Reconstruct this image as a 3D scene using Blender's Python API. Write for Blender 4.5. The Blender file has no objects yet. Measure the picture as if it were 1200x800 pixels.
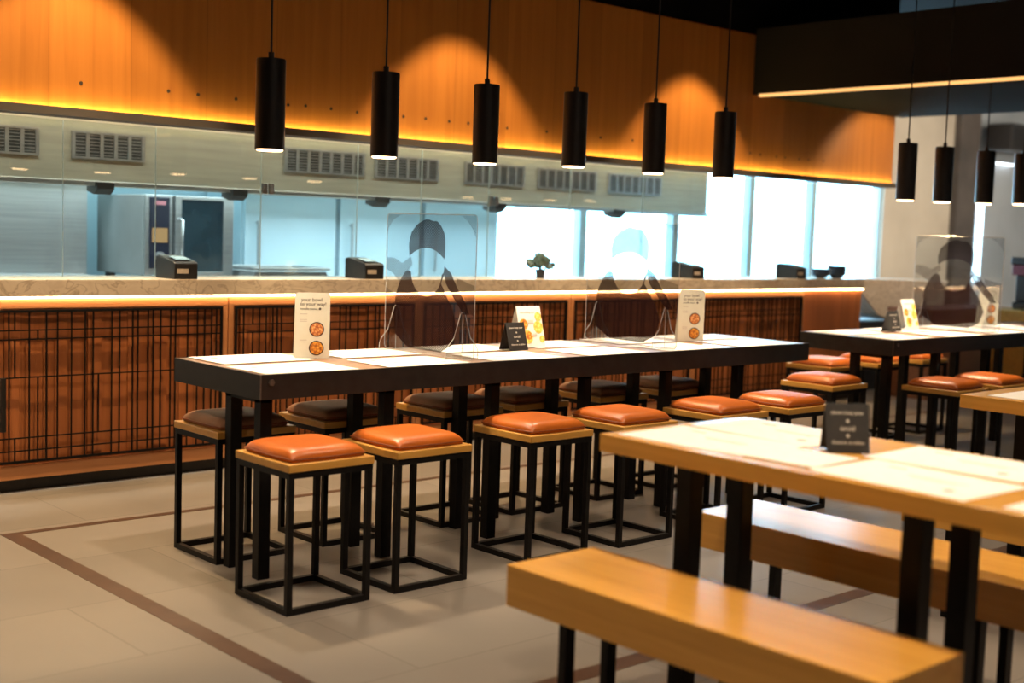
import bpy, bmesh, math, random
from mathutils import Vector, Matrix
random.seed(7)
PI = math.pi
scn = bpy.context.scene
col = scn.collection

# ------------------------------------------------------------------ materials
def new_mat(name):
    m = bpy.data.materials.new(name); m.use_nodes = True
    nt = m.node_tree; nt.nodes.clear()
    out = nt.nodes.new('ShaderNodeOutputMaterial')
    return m, nt, out

def N(nt, kind, **kw):
    n = nt.nodes.new(kind)
    for k, v in kw.items():
        if k.startswith('i_'):
            key = k[2:].replace('_', ' ')
            n.inputs[key].default_value = v
        else:
            setattr(n, k, v)
    return n

def L(nt, a, b): nt.links.new(a, b)

def ramp(nt, fac, stops):
    r = N(nt, 'ShaderNodeValToRGB')
    el = r.color_ramp.elements
    while len(el) < len(stops): el.new(0.5)
    for e, (p, c) in zip(el, stops):
        e.position = p; e.color = (*c, 1)
    L(nt, fac, r.inputs['Fac'])
    return r.outputs['Color']

def mapped(nt, scale=(1, 1, 1), rot=(0, 0, 0), coord='Object'):
    tc = N(nt, 'ShaderNodeTexCoord'); mp = N(nt, 'ShaderNodeMapping')
    mp.inputs['Scale'].default_value = scale; mp.inputs['Rotation'].default_value = rot
    L(nt, tc.outputs[coord], mp.inputs['Vector'])
    return mp.outputs['Vector']

def noisy(name, c1, c2, scale=(6, 6, 6), rough=0.5, metal=0.0, nscale=1.0, detail=4, bump=0.0, spec=0.5, coat=0.0, r2=None):
    m, nt, out = new_mat(name)
    b = N(nt, 'ShaderNodeBsdfPrincipled'); L(nt, b.outputs[0], out.inputs[0])
    v = mapped(nt, scale)
    n = N(nt, 'ShaderNodeTexNoise'); n.inputs['Scale'].default_value = nscale; n.inputs['Detail'].default_value = detail
    L(nt, v, n.inputs['Vector'])
    L(nt, ramp(nt, n.outputs['Fac'], [(0.3, c1), (0.7, c2)]), b.inputs['Base Color'])
    b.inputs['Roughness'].default_value = rough; b.inputs['Metallic'].default_value = metal
    b.inputs['Specular IOR Level'].default_value = spec
    b.inputs['Coat Weight'].default_value = coat
    if r2 is not None:
        mr = N(nt, 'ShaderNodeMapRange'); mr.inputs['To Min'].default_value = rough; mr.inputs['To Max'].default_value = r2
        L(nt, n.outputs['Fac'], mr.inputs['Value']); L(nt, mr.outputs[0], b.inputs['Roughness'])
    if bump:
        bp = N(nt, 'ShaderNodeBump'); bp.inputs['Strength'].default_value = bump; bp.inputs['Distance'].default_value = 0.004
        L(nt, n.outputs['Fac'], bp.inputs['Height']); L(nt, bp.outputs[0], b.inputs['Normal'])
    return m

def wood(name, c1, c2, c3, axis='x', rough=0.35, grain=1.0, spec=0.5, plank=None):
    """long grain along axis; optional plank tone changes with width plank across another axis"""
    m, nt, out = new_mat(name)
    b = N(nt, 'ShaderNodeBsdfPrincipled'); L(nt, b.outputs[0], out.inputs[0])
    s = {'x': (1.2, 28, 28), 'y': (28, 1.2, 28), 'z': (28, 28, 1.2)}[axis]
    v = mapped(nt, tuple(q * grain for q in s))
    n = N(nt, 'ShaderNodeTexNoise'); n.inputs['Scale'].default_value = 1.0; n.inputs['Detail'].default_value = 6
    n.inputs['Roughness'].default_value = 0.6; n.inputs['Distortion'].default_value = 0.6
    L(nt, v, n.inputs['Vector'])
    colr = ramp(nt, n.outputs['Fac'], [(0.25, c1), (0.5, c2), (0.78, c3)])
    if plank:
        tc = N(nt, 'ShaderNodeTexCoord'); sx = N(nt, 'ShaderNodeSeparateXYZ'); L(nt, tc.outputs['Object'], sx.inputs[0])
        d = N(nt, 'ShaderNodeMath', operation='DIVIDE'); d.inputs[1].default_value = plank
        L(nt, sx.outputs['X'], d.inputs[0])
        fl = N(nt, 'ShaderNodeMath', operation='FLOOR'); L(nt, d.outputs[0], fl.inputs[0])
        wn = N(nt, 'ShaderNodeTexWhiteNoise', noise_dimensions='1D'); L(nt, fl.outputs[0], wn.inputs['W'])
        mr = N(nt, 'ShaderNodeMapRange'); mr.inputs['To Min'].default_value = 0.86; mr.inputs['To Max'].default_value = 1.12
        L(nt, wn.outputs['Value'], mr.inputs['Value'])
        fr = N(nt, 'ShaderNodeMath', operation='FRACT'); L(nt, d.outputs[0], fr.inputs[0])
        g = N(nt, 'ShaderNodeMath', operation='GREATER_THAN'); g.inputs[1].default_value = 0.006 / plank; L(nt, fr.outputs[0], g.inputs[0])
        mr2 = N(nt, 'ShaderNodeMapRange'); mr2.inputs['To Min'].default_value = 0.8; mr2.inputs['To Max'].default_value = 1.0
        L(nt, g.outputs[0], mr2.inputs['Value'])
        mu = N(nt, 'ShaderNodeMath', operation='MULTIPLY'); L(nt, mr.outputs[0], mu.inputs[0]); L(nt, mr2.outputs[0], mu.inputs[1])
        vm = N(nt, 'ShaderNodeVectorMath', operation='SCALE'); L(nt, colr, vm.inputs[0]); L(nt, mu.outputs[0], vm.inputs['Scale'])
        colr = vm.outputs[0]
    L(nt, colr, b.inputs['Base Color'])
    b.inputs['Roughness'].default_value = rough
    b.inputs['Specular IOR Level'].default_value = spec
    bp = N(nt, 'ShaderNodeBump'); bp.inputs['Strength'].default_value = 0.08; bp.inputs['Distance'].default_value = 0.002
    L(nt, n.outputs['Fac'], bp.inputs['Height']); L(nt, bp.outputs[0], b.inputs['Normal'])
    return m

def emit(name, c, s):
    m, nt, out = new_mat(name)
    e = N(nt, 'ShaderNodeEmission'); e.inputs[0].default_value = (*c, 1); e.inputs[1].default_value = s
    L(nt, e.outputs[0], out.inputs[0]); return m

def clear(name, tint, refl=0.06, rough=0.02, ior=1.45):
    m, nt, out = new_mat(name)
    t = N(nt, 'ShaderNodeBsdfTransparent'); t.inputs[0].default_value = (*tint, 1)
    g = N(nt, 'ShaderNodeBsdfGlossy'); g.inputs['Roughness'].default_value = rough
    fr = N(nt, 'ShaderNodeFresnel')
    ge = N(nt, 'ShaderNodeNewGeometry'); io = N(nt, 'ShaderNodeMapRange'); io.inputs['To Min'].default_value = ior; io.inputs['To Max'].default_value = 1.0/ior
    L(nt, ge.outputs['Backfacing'], io.inputs['Value']); L(nt, io.outputs[0], fr.inputs[0])
    ad = N(nt, 'ShaderNodeMath', operation='MULTIPLY'); ad.inputs[1].default_value = refl / 0.04; L(nt, fr.outputs[0], ad.inputs[0])
    cl = N(nt, 'ShaderNodeMath', operation='MINIMUM'); cl.inputs[1].default_value = 0.9; L(nt, ad.outputs[0], cl.inputs[0])
    mx = N(nt, 'ShaderNodeMixShader'); L(nt, cl.outputs[0], mx.inputs[0]); L(nt, t.outputs[0], mx.inputs[1]); L(nt, g.outputs[0], mx.inputs[2])
    L(nt, mx.outputs[0], out.inputs[0]); return m

def halftone(name, c, cover):
    """printed dots on clear acrylic (object-space dot grid in the panel plane Y/Z)"""
    m, nt, out = new_mat(name)
    d = N(nt, 'ShaderNodeBsdfDiffuse'); d.inputs[0].default_value = (*c, 1)
    t = N(nt, 'ShaderNodeBsdfTransparent')
    v = mapped(nt, (1, 1, 1), (math.radians(45), 0, 0))
    sx = N(nt, 'ShaderNodeSeparateXYZ'); L(nt, v, sx.inputs[0])
    def sq(o):
        a = N(nt, 'ShaderNodeMath', operation='MULTIPLY'); a.inputs[1].default_value = 2 * PI / 0.0085; L(nt, o, a.inputs[0])
        s = N(nt, 'ShaderNodeMath', operation='COSINE'); L(nt, a.outputs[0], s.inputs[0]); return s.outputs[0]
    ad = N(nt, 'ShaderNodeMath', operation='ADD'); L(nt, sq(sx.outputs['Y']), ad.inputs[0]); L(nt, sq(sx.outputs['Z']), ad.inputs[1])
    gt = N(nt, 'ShaderNodeMath', operation='GREATER_THAN'); gt.inputs[1].default_value = cover; L(nt, ad.outputs[0], gt.inputs[0])
    mx = N(nt, 'ShaderNodeMixShader'); L(nt, gt.outputs[0], mx.inputs[0]); L(nt, d.outputs[0], mx.inputs[1]); L(nt, t.outputs[0], mx.inputs[2])
    L(nt, mx.outputs[0], out.inputs[0]); return m

def floor_mat():
    m, nt, out = new_mat('floor_tiles')
    b = N(nt, 'ShaderNodeBsdfPrincipled'); L(nt, b.outputs[0], out.inputs[0])
    br = N(nt, 'ShaderNodeTexBrick'); br.offset = 0.5; br.squash = 1.0
    v = mapped(nt, (1, 1, 1), (0, 0, 0))
    L(nt, v, br.inputs['Vector'])
    br.inputs['Scale'].default_value = 1.0; br.inputs['Brick Width'].default_value = 1.2; br.inputs['Row Height'].default_value = 0.6
    br.inputs['Mortar Size'].default_value = 0.003; br.inputs['Mortar Smooth'].default_value = 0.1
    br.inputs['Color1'].default_value = (0.235, 0.205, 0.178, 1); br.inputs['Color2'].default_value = (0.20, 0.175, 0.152, 1)
    br.inputs['Mortar'].default_value = (0.15, 0.132, 0.115, 1); br.inputs['Bias'].default_value = -0.2
    n = N(nt, 'ShaderNodeTexNoise'); n.inputs['Scale'].default_value = 3.0; n.inputs['Detail'].default_value = 6
    L(nt, v, n.inputs['Vector'])
    mr = N(nt, 'ShaderNodeMapRange'); mr.inputs['To Min'].default_value = 0.88; mr.inputs['To Max'].default_value = 1.1
    L(nt, n.outputs['Fac'], mr.inputs['Value'])
    vm = N(nt, 'ShaderNodeVectorMath', operation='SCALE'); L(nt, br.outputs['Color'], vm.inputs[0]); L(nt, mr.outputs[0], vm.inputs['Scale'])
    L(nt, vm.outputs[0], b.inputs['Base Color'])
    b.inputs['Roughness'].default_value = 0.42; b.inputs['Specular IOR Level'].default_value = 0.4
    return m

def stone_mat():
    m, nt, out = new_mat('beige_marble')
    b = N(nt, 'ShaderNodeBsdfPrincipled'); L(nt, b.outputs[0], out.inputs[0])
    v = mapped(nt, (7, 7, 10))
    n = N(nt, 'ShaderNodeTexNoise'); n.inputs['Scale'].default_value = 1.0; n.inputs['Detail'].default_value = 8; n.inputs['Distortion'].default_value = 1.6
    L(nt, v, n.inputs['Vector'])
    L(nt, ramp(nt, n.outputs['Fac'], [(0.30, (0.62, 0.50, 0.39)), (0.47, (0.72, 0.60, 0.48)), (0.5, (0.48, 0.37, 0.28)), (0.54, (0.70, 0.58, 0.46)), (0.8, (0.80, 0.68, 0.56))]), b.inputs['Base Color'])
    b.inputs['Roughness'].default_value = 0.3
    return m

M = {}
M['floor'] = floor_mat()
M['inlay'] = noisy('brown_inlay', (0.065, 0.032, 0.02), (0.095, 0.05, 0.03), (10, 10, 10), 0.4)
M['stone'] = stone_mat()
M['oak_x'] = wood('pale_oak_x', (0.52, 0.255, 0.05), (0.62, 0.315, 0.065), (0.70, 0.375, 0.085), 'x', 0.33)
M['oak_y'] = wood('pale_oak_y', (0.54, 0.26, 0.045), (0.64, 0.32, 0.06), (0.72, 0.375, 0.075), 'y', 0.22)
M['oak_end'] = wood('oak_end', (0.44, 0.20, 0.055), (0.52, 0.25, 0.07), (0.60, 0.30, 0.09), 'x', 0.4)
M['table_brown'] = wood('brown_table_wood', (0.20, 0.10, 0.05), (0.27, 0.14, 0.07), (0.33, 0.18, 0.09), 'x', 0.3)
M['soffit'] = wood('soffit_oak', (0.36, 0.125, 0.020), (0.42, 0.15, 0.026), (0.48, 0.18, 0.034), 'z', 0.5, 0.6, 0.3, plank=0.42)
M['front_wood'] = wood('counter_front_wood', (0.38, 0.115, 0.035), (0.47, 0.15, 0.048), (0.56, 0.19, 0.065), 'z', 0.4, 0.8, 0.4, plank=0.115)
M['rail_wood'] = wood('counter_rail_wood', (0.48, 0.19, 0.07), (0.55, 0.23, 0.09), (0.62, 0.27, 0.11), 'x', 0.4)
M['black_steel'] = noisy('black_powder_steel', (0.004, 0.003, 0.003), (0.007, 0.006, 0.006), (30, 30, 30), 0.45, 0.0, spec=0.2)
M['edge_steel'] = noisy('dark_steel_edge', (0.018, 0.015, 0.014), (0.032, 0.028, 0.027), (14, 14, 14), 0.45, 0.3, r2=0.6)
M['bolt'] = noisy('worn_bolt', (0.10, 0.08, 0.065), (0.18, 0.145, 0.12), (60, 60, 60), 0.4, 0.5)
M['lattice'] = noisy('black_lattice', (0.004, 0.003, 0.003), (0.008, 0.006, 0.006), (40, 40, 40), 0.6, spec=0.2)
M['leather'] = noisy('orange_tan_leather', (0.50, 0.115, 0.012), (0.60, 0.15, 0.016), (9, 9, 9), 0.33, detail=6, bump=0.25)
M['leather_dark'] = noisy('brown_leather', (0.36, 0.18, 0.10), (0.44, 0.23, 0.135), (9, 9, 9), 0.62, detail=6, bump=0.25, spec=0.2)  # same leather as the front row, with the table's shade put into its colour
M['seam'] = noisy('seam_leather', (0.22, 0.05, 0.012), (0.28, 0.07, 0.016), (20, 20, 20), 0.5)
M['paper'] = noisy('white_paper', (0.80, 0.77, 0.72), (0.86, 0.83, 0.79), (30, 30, 30), 0.75)
M['print'] = noisy('grey_print', (0.30, 0.26, 0.22), (0.42, 0.36, 0.30), (60, 60, 60), 0.8)
M['cream'] = noisy('cream_card', (0.83, 0.80, 0.66), (0.87, 0.84, 0.71), (30, 30, 30), 0.7)
M['ink'] = noisy('dark_ink', (0.10, 0.08, 0.06), (0.14, 0.11, 0.09), (60, 60, 60), 0.8)
M['pale_ink'] = noisy('pale_ink', (0.60, 0.52, 0.44), (0.66, 0.58, 0.50), (60, 60, 60), 0.8)
M['card_black'] = noisy('black_card', (0.015, 0.013, 0.012), (0.024, 0.020, 0.018), (30, 30, 30), 0.6)
M['card_white_ink'] = noisy('white_ink', (0.6, 0.55, 0.48), (0.7, 0.64, 0.55), (60, 60, 60), 0.7)
M['bowl_rim'] = noisy('dark_bowl_print', (0.035, 0.02, 0.015), (0.06, 0.03, 0.02), (60, 60, 60), 0.7)
def food(name, a, b, c, sc=150):
    m, nt, out = new_mat(name)
    bs = N(nt, 'ShaderNodeBsdfPrincipled'); L(nt, bs.outputs[0], out.inputs[0])
    v = mapped(nt, (sc, sc, sc)); vo = N(nt, 'ShaderNodeTexVoronoi'); vo.inputs['Scale'].default_value = 1
    L(nt, v, vo.inputs['Vector'])
    L(nt, ramp(nt, vo.outputs['Distance'], [(0.1, c), (0.4, b), (0.8, a)]), bs.inputs['Base Color'])
    bs.inputs['Roughness'].default_value = 0.7
    return m
M['noodles'] = food('noodle_print', (0.42, 0.09, 0.03), (0.75, 0.30, 0.08), (0.9, 0.62, 0.3), 110)
M['curry'] = food('curry_print', (0.40, 0.10, 0.01), (0.85, 0.33, 0.03), (0.9, 0.55, 0.1), 90)
M['yellow'] = food('yellow_food_print', (0.75, 0.42, 0.05), (0.85, 0.62, 0.12), (0.9, 0.75, 0.3), 70)
M['steel'] = noisy('brushed_steel', (0.42, 0.43, 0.43), (0.54, 0.55, 0.55), (1.5, 1.5, 60), 0.32, 0.9, spec=0.5)
M['steel_x'] = noisy('brushed_steel_soft', (0.46, 0.47, 0.46), (0.58, 0.59, 0.57), (2, 2, 40), 0.4, 0.3)
M['hood'] = noisy('hood_steel', (0.40, 0.385, 0.32), (0.50, 0.48, 0.40), (2, 2, 30), 0.42, 0.55)
M['grille'] = noisy('grille_slots', (0.05, 0.055, 0.06), (0.09, 0.095, 0.10), (30, 30, 30), 0.5, 0.5)
M['grille_fin'] = noisy('grille_fins', (0.38, 0.39, 0.40), (0.48, 0.49, 0.50), (30, 30, 30), 0.35, 0.8)
M['panel_grey'] = noisy('grey_appliance', (0.15, 0.155, 0.15), (0.19, 0.195, 0.19), (5, 5, 5), 0.5, 0.1)
M['dark_glass'] = noisy('dark_oven_glass', (0.008, 0.016, 0.022), (0.02, 0.04, 0.05), (3, 3, 3), 0.08, spec=0.8)
M['navy'] = noisy('navy_control_panel', (0.004, 0.006, 0.016), (0.007, 0.010, 0.026), (3, 3, 3), 0.4)
M['display'] = emit('oven_display', (1.0, 0.62, 0.28), 0.55)
M['red_badge'] = noisy('red_badge', (0.35, 0.12, 0.14), (0.42, 0.16, 0.18), (30, 30, 30), 0.5)
M['black_plastic'] = noisy('black_plastic', (0.012, 0.010, 0.010), (0.02, 0.017, 0.016), (30, 30, 30), 0.4)
M['label'] = noisy('pale_label', (0.55, 0.45, 0.36), (0.65, 0.55, 0.45), (60, 60, 60), 0.6)
M['kwall'] = noisy('kitchen_wall_panel', (0.38, 0.50, 0.56), (0.46, 0.58, 0.64), (1.2, 1.2, 1.2), 0.35, 0.25)
M['ktile'] = noisy('kitchen_white', (0.66, 0.70, 0.72), (0.72, 0.76, 0.78), (2, 2, 2), 0.4)
M['ceiling'] = noisy('black_ceiling', (0.003, 0.003, 0.004), (0.006, 0.006, 0.007), (2, 2, 2), 0.9, spec=0.1)
M['bulkhead'] = noisy('charcoal_bulkhead', (0.009, 0.007, 0.006), (0.013, 0.010, 0.009), (2, 2, 2), 0.85, spec=0.2)
M['lamp_black'] = noisy('lamp_black', (0.006, 0.005, 0.005), (0.010, 0.008, 0.008), (20, 20, 20), 0.38)
M['lamp_in'] = noisy('lamp_inner', (0.45, 0.25, 0.10), (0.55, 0.30, 0.12), (20, 20, 20), 0.4)
M['concrete'] = noisy('concrete_wall', (0.40, 0.34, 0.27), (0.52, 0.45, 0.36), (1.3, 1.3, 1.3), 0.8, detail=8)
M['grey_wall'] = noisy('grey_panel_wall', (0.34, 0.37, 0.40), (0.42, 0.45, 0.48), (1.5, 1.5, 1.5), 0.6)
M['column'] = noisy('dark_column', (0.06, 0.05, 0.045), (0.11, 0.09, 0.08), (2, 2, 2), 0.7)
M['plain_wall'] = noisy('warm_plaster', (0.30, 0.24, 0.19), (0.36, 0.29, 0.23), (2, 2, 2), 0.8)
M['glass'] = clear('kitchen_screen_glass', (0.90, 0.95, 0.94), 0.075, 0.015)
M['glass_edge'] = noisy('glass_edge', (0.62, 0.72, 0.72), (0.74, 0.82, 0.82), (10, 10, 10), 0.2)
M['acrylic'] = clear('clear_acrylic', (0.93, 0.95, 0.96), 0.05, 0.03)
M['acrylic_edge'] = noisy('acrylic_edge', (0.55, 0.50, 0.46), (0.75, 0.70, 0.66), (10, 10, 10), 0.15, spec=0.8)
M['window_glass'] = clear('window_glass', (0.97, 0.99, 1.0), 0.04, 0.02)
M['mullion'] = noisy('white_mullion', (0.42, 0.55, 0.58), (0.5, 0.62, 0.66), (4, 4, 4), 0.5)
M['tone_hair'] = halftone('print_dark', (0.018, 0.016, 0.024), 0.6)
M['tone_body'] = halftone('print_body', (0.018, 0.008, 0.008), 0.9)
M['tone_light'] = halftone('print_light', (0.03, 0.018, 0.018), -0.3)
M['tone_edge'] = halftone('print_corner', (0.10, 0.12, 0.15), -0.75)
M['led_soffit'] = emit('warm_led', (1.0, 0.78, 0.26), 42.0)
M['led_counter'] = emit('warm_led_counter', (1.0, 0.66, 0.34), 30.0)
M['led_beam'] = emit('warm_led_beam', (1.0, 0.50, 0.16), 1.4)
M['bulb'] = emit('pendant_bulb', (1.0, 0.62, 0.32), 14.0)
M['tube'] = emit('cool_tube', (0.80, 0.93, 1.0), 12.0)
M['downlight'] = emit('ceiling_downlight', (1.0, 0.86, 0.70), 12.0)
M['leaf'] = noisy('dark_leaf', (0.02, 0.04, 0.03), (0.05, 0.09, 0.06), (30, 30, 30), 0.5)
M['bowl'] = noisy('dark_bowl', (0.02, 0.03, 0.05), (0.05, 0.07, 0.11), (20, 20, 20), 0.3)
M['wedge'] = stone_mat(); M['wedge'].name = 'pale_stone'
M['host_wood'] = wood('host_wood', (0.16, 0.06, 0.03), (0.22, 0.085, 0.04), (0.28, 0.11, 0.05), 'x', 0.4)
M['crimson'] = noisy('crimson_plastic', (0.20, 0.03, 0.05), (0.28, 0.05, 0.07), (20, 20, 20), 0.4)
M['outside'] = noisy('pale_outside', (0.75, 0.8, 0.82), (0.85, 0.9, 0.92), (1, 1, 1), 0.9)

# ------------------------------------------------------------------ mesh building
class MB:
    def __init__(s): s.v = []; s.f = []
    def quad(s, a, b, c, d):
        k = len(s.v); s.v += [tuple(a), tuple(b), tuple(c), tuple(d)]; s.f.append((k, k+1, k+2, k+3))
    def box(s, x0, x1, y0, y1, z0, z1):
        if x0 > x1: x0, x1 = x1, x0
        if y0 > y1: y0, y1 = y1, y0
        if z0 > z1: z0, z1 = z1, z0
        k = len(s.v)
        s.v += [(x0,y0,z0),(x1,y0,z0),(x1,y1,z0),(x0,y1,z0),(x0,y0,z1),(x1,y0,z1),(x1,y1,z1),(x0,y1,z1)]
        for f in ((3,2,1,0),(4,5,6,7),(0,1,5,4),(1,2,6,5),(2,3,7,6),(3,0,4,7)): s.f.append(tuple(k+i for i in f))
        return s
    def cyl(s, c, r, z0, z1, n=24, r1=None, caps=True, axis='z'):
        r1 = r if r1 is None else r1; k = len(s.v)
        def P(a, rr, h):
            u, v = rr*math.cos(a), rr*math.sin(a)
            if axis == 'z': return (c[0]+u, c[1]+v, h)
            if axis == 'y': return (c[0]+u, h, c[1]+v)
            return (h, c[0]+u, c[1]+v)
        for i in range(n):
            a = 2*PI*i/n; s.v.append(P(a, r, z0)); s.v.append(P(a, r1, z1))
        for i in range(n):
            j = (i+1) % n; s.f.append((k+2*i, k+2*j, k+2*j+1, k+2*i+1))
        if caps:
            s.f.append(tuple(k+2*i for i in reversed(range(n)))); s.f.append(tuple(k+2*i+1 for i in range(n)))
        return s
    def ring(s, c, ro, ri, z0, z1, n=32, axis='z'):
        s.cyl(c, ro, z0, z1, n, caps=False, axis=axis); s.cyl(c, ri, z0, z1, n, caps=False, axis=axis)
        k = len(s.v)
        for h in (z0, z1):
            for i in range(n):
                a = 2*PI*i/n
                for rr in (ro, ri):
                    u, v = rr*math.cos(a), rr*math.sin(a)
                    s.v.append((c[0]+u, c[1]+v, h) if axis == 'z' else ((c[0]+u, h, c[1]+v) if axis == 'y' else (h, c[0]+u, c[1]+v)))
        for q in range(2):
            b = k + q*2*n
            for i in range(n):
                j = (i+1) % n; s.f.append((b+2*i, b+2*j, b+2*j+1, b+2*i+1))
        return s
    def prism(s, pts, a0, a1, axis='x'):
        """polygon pts (u,v) extruded along axis: x -> (a,u,v); y -> (u,a,v); z -> (u,v,a)"""
        n = len(pts); k = len(s.v)
        def P(p, a): return {'x': (a, p[0], p[1]), 'y': (p[0], a, p[1]), 'z': (p[0], p[1], a)}[axis]
        for a in (a0, a1):
            for p in pts: s.v.append(P(p, a))
        s.f.append(tuple(k+i for i in range(n))); s.f.append(tuple(k+n+i for i in reversed(range(n))))
        for i in range(n):
            j = (i+1) % n; s.f.append((k+i, k+n+i, k+n+j, k+j))
        return s
    def tube(s, pts, r, n=6):
        k0 = len(s.v); P = [Vector(p) for p in pts]
        for i, p in enumerate(P):
            d = (P[min(i+1, len(P)-1)] - P[max(i-1, 0)]).normalized()
            up = Vector((0, 0, 1)) if abs(d.z) < 0.9 else Vector((1, 0, 0))
            a = d.cross(up).normalized(); b = d.cross(a)
            for j in range(n):
                t = 2*PI*j/n; s.v.append(tuple(p + a*r*math.cos(t) + b*r*math.sin(t)))
        for i in range(len(P)-1):
            for j in range(n):
                q = (j+1) % n; s.f.append((k0+i*n+j, k0+i*n+q, k0+(i+1)*n+q, k0+(i+1)*n+j))
        s.f.append(tuple(k0+j for j in range(n))); s.f.append(tuple(k0+(len(P)-1)*n+j for j in reversed(range(n))))
        return s
    def build(s, name, mat, parent=None, bevel=0, smooth=False, seg=2):
        me = bpy.data.meshes.new(name); me.from_pydata(s.v, [], s.f)
        bm = bmesh.new(); bm.from_mesh(me); bmesh.ops.recalc_face_normals(bm, faces=bm.faces); bm.to_mesh(me); bm.free()
        me.materials.append(mat if not isinstance(mat, str) else M[mat])
        if smooth:
            for p in me.polygons: p.use_smooth = True
        o = bpy.data.objects.new(name, me); col.objects.link(o)
        if bevel:
            b = o.modifiers.new('bevel', 'BEVEL'); b.width = bevel; b.segments = seg; b.limit_method = 'ANGLE'; b.angle_limit = math.radians(40)
        if parent is not None: o.parent = parent
        return o

def tag(o, label=None, cat=None, group=None, kind=None):
    if label: o['label'] = label
    if cat: o['category'] = cat
    if group: o['group'] = group
    if kind: o['kind'] = kind
    return o
def thing(name, loc=(0, 0, 0), rz=0.0, label=None, cat=None, group=None):
    o = bpy.data.objects.new(name, None); o.empty_display_size = 0.1; col.objects.link(o)
    o.location = loc; o.rotation_euler = (0, 0, rz)
    return tag(o, label, cat, group)
def struct(o, label=None, cat=None):
    o['kind'] = 'structure'
    if label: o['label'] = label
    if cat: o['category'] = cat
    return o
def copy_tree(o, parent=None):
    c = o.copy(); col.objects.link(c); c.parent = parent
    for ch in [q for q in bpy.data.objects if q.parent == o]: copy_tree(ch, c)
    return c
def place(proto, used, loc, rz, label, group=None):
    o = proto if not used else copy_tree(proto)
    o.location = loc; o.rotation_euler = (0, 0, rz); o['label'] = label
    if group: o['group'] = group
    return o
def text_mesh(name, body, size, mat, parent, mtx, depth=0.0004, align='CENTER'):
    cu = bpy.data.curves.new('lettering', 'FONT'); cu.body = body; cu.size = size; cu.align_x = align; cu.extrude = depth; cu.resolution_u = 2
    to = bpy.data.objects.new('lettering', cu); col.objects.link(to)
    bpy.context.view_layer.update()
    dg = bpy.context.evaluated_depsgraph_get()
    me = bpy.data.meshes.new_from_object(to.evaluated_get(dg))
    bpy.data.objects.remove(to); me.transform(mtx); me.name = name
    me.materials.clear(); me.materials.append(M[mat])
    o = bpy.data.objects.new(name, me); col.objects.link(o); o.parent = parent
    return o

# ------------------------------------------------------------------ room shell
YC = 6.12           # front plane of the serving counter
XE = 9.63           # end of the serving counter
CEIL = 3.45
struct(MB().box(-3.2, 19, -3.2, 12.2, -0.1, 0).build('floor', 'floor'))
struct(MB().box(-3.2, 19, -3.2, 9.12, CEIL, CEIL+0.1).build('ceiling', 'ceiling'))
struct(MB().box(-3.3, -3.2, -3.3, 9.12, 0, CEIL).build('wall_left', 'plain_wall'))
struct(MB().box(-3.2, 19, -3.3, -3.2, 0, CEIL).build('wall_front', 'plain_wall'))
struct(MB().box(19, 19.1, -3.3, 9.12, 0, CEIL).build('wall_right', 'grey_wall'))
# inlaid brown strip in the floor (rectangle round the high table)
st = MB(); w = 0.075
st.box(2.0, 12.0, 5.30, 5.30+w*0.6, -0.02, 0.0015); st.box(2.0, 2.0+w, 2.70, 5.30, -0.02, 0.0015); st.box(2.0+w, 6.0, 2.62, 2.62+w, -0.02, 0.0015)
st.box(2.0, 2.0+w, 2.62, 2.70, -0.02, 0.0015)
struct(st.build('trim_1', 'inlay'), 'brown inlaid strip running as a rectangle in the floor tiles')

# kitchen shell: back wall at y = 9 with a long bright window
KY = 9.0
WX0, WX1, WZ0, WZ1 = 7.6, 14.45, 0.85, 3.1
bw = MB()
bw.box(-3.2, WX0, KY, KY+0.12, 0, CEIL); bw.box(WX0, WX1, KY, KY+0.12, 0, WZ0); bw.box(WX0, WX1, KY, KY+0.12, WZ1, CEIL)
struct(bw.build('wall_back', 'kwall'))
bw = MB(); bw.box(WX1, 16.67, KY-0.0, KY+0.12, 0, CEIL)
struct(bw.build('wall_back_right', 'concrete'))
struct(MB().box(16.67, 19, KY, KY+0.12, 0, CEIL).build('wall_back_far', 'grey_wall'))
struct(MB().box(WX1-0.02, WX1+0.22, 8.93, KY-0.001, 0, CEIL).build('trim_3', 'concrete'), 'pale concrete pier beside the bright window')
# windows: five panes between mullions
edges = [7.6, 9.1, 10.5, 11.80, 13.0, 14.45]
for i in range(5):
    a, b = edges[i], edges[i+1]
    fr = MB(); t = 0.05
    fr.box(a, a+t, KY-0.02, KY+0.08, WZ0, WZ1); fr.box(b-t, b, KY-0.02, KY+0.08, WZ0, WZ1)
    fr.box(a+t, b-t, KY-0.02, KY+0.08, WZ0, WZ0+t); fr.box(a+t, b-t, KY-0.02, KY+0.08, WZ1-t, WZ1)
    fo = struct(fr.build('window_%d' % (i+1), 'mullion'))
    gl = MB().box(a+t, b-t, KY+0.03, KY+0.036, WZ0+t, WZ1-t).build('pane', 'window_glass', fo)

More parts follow.
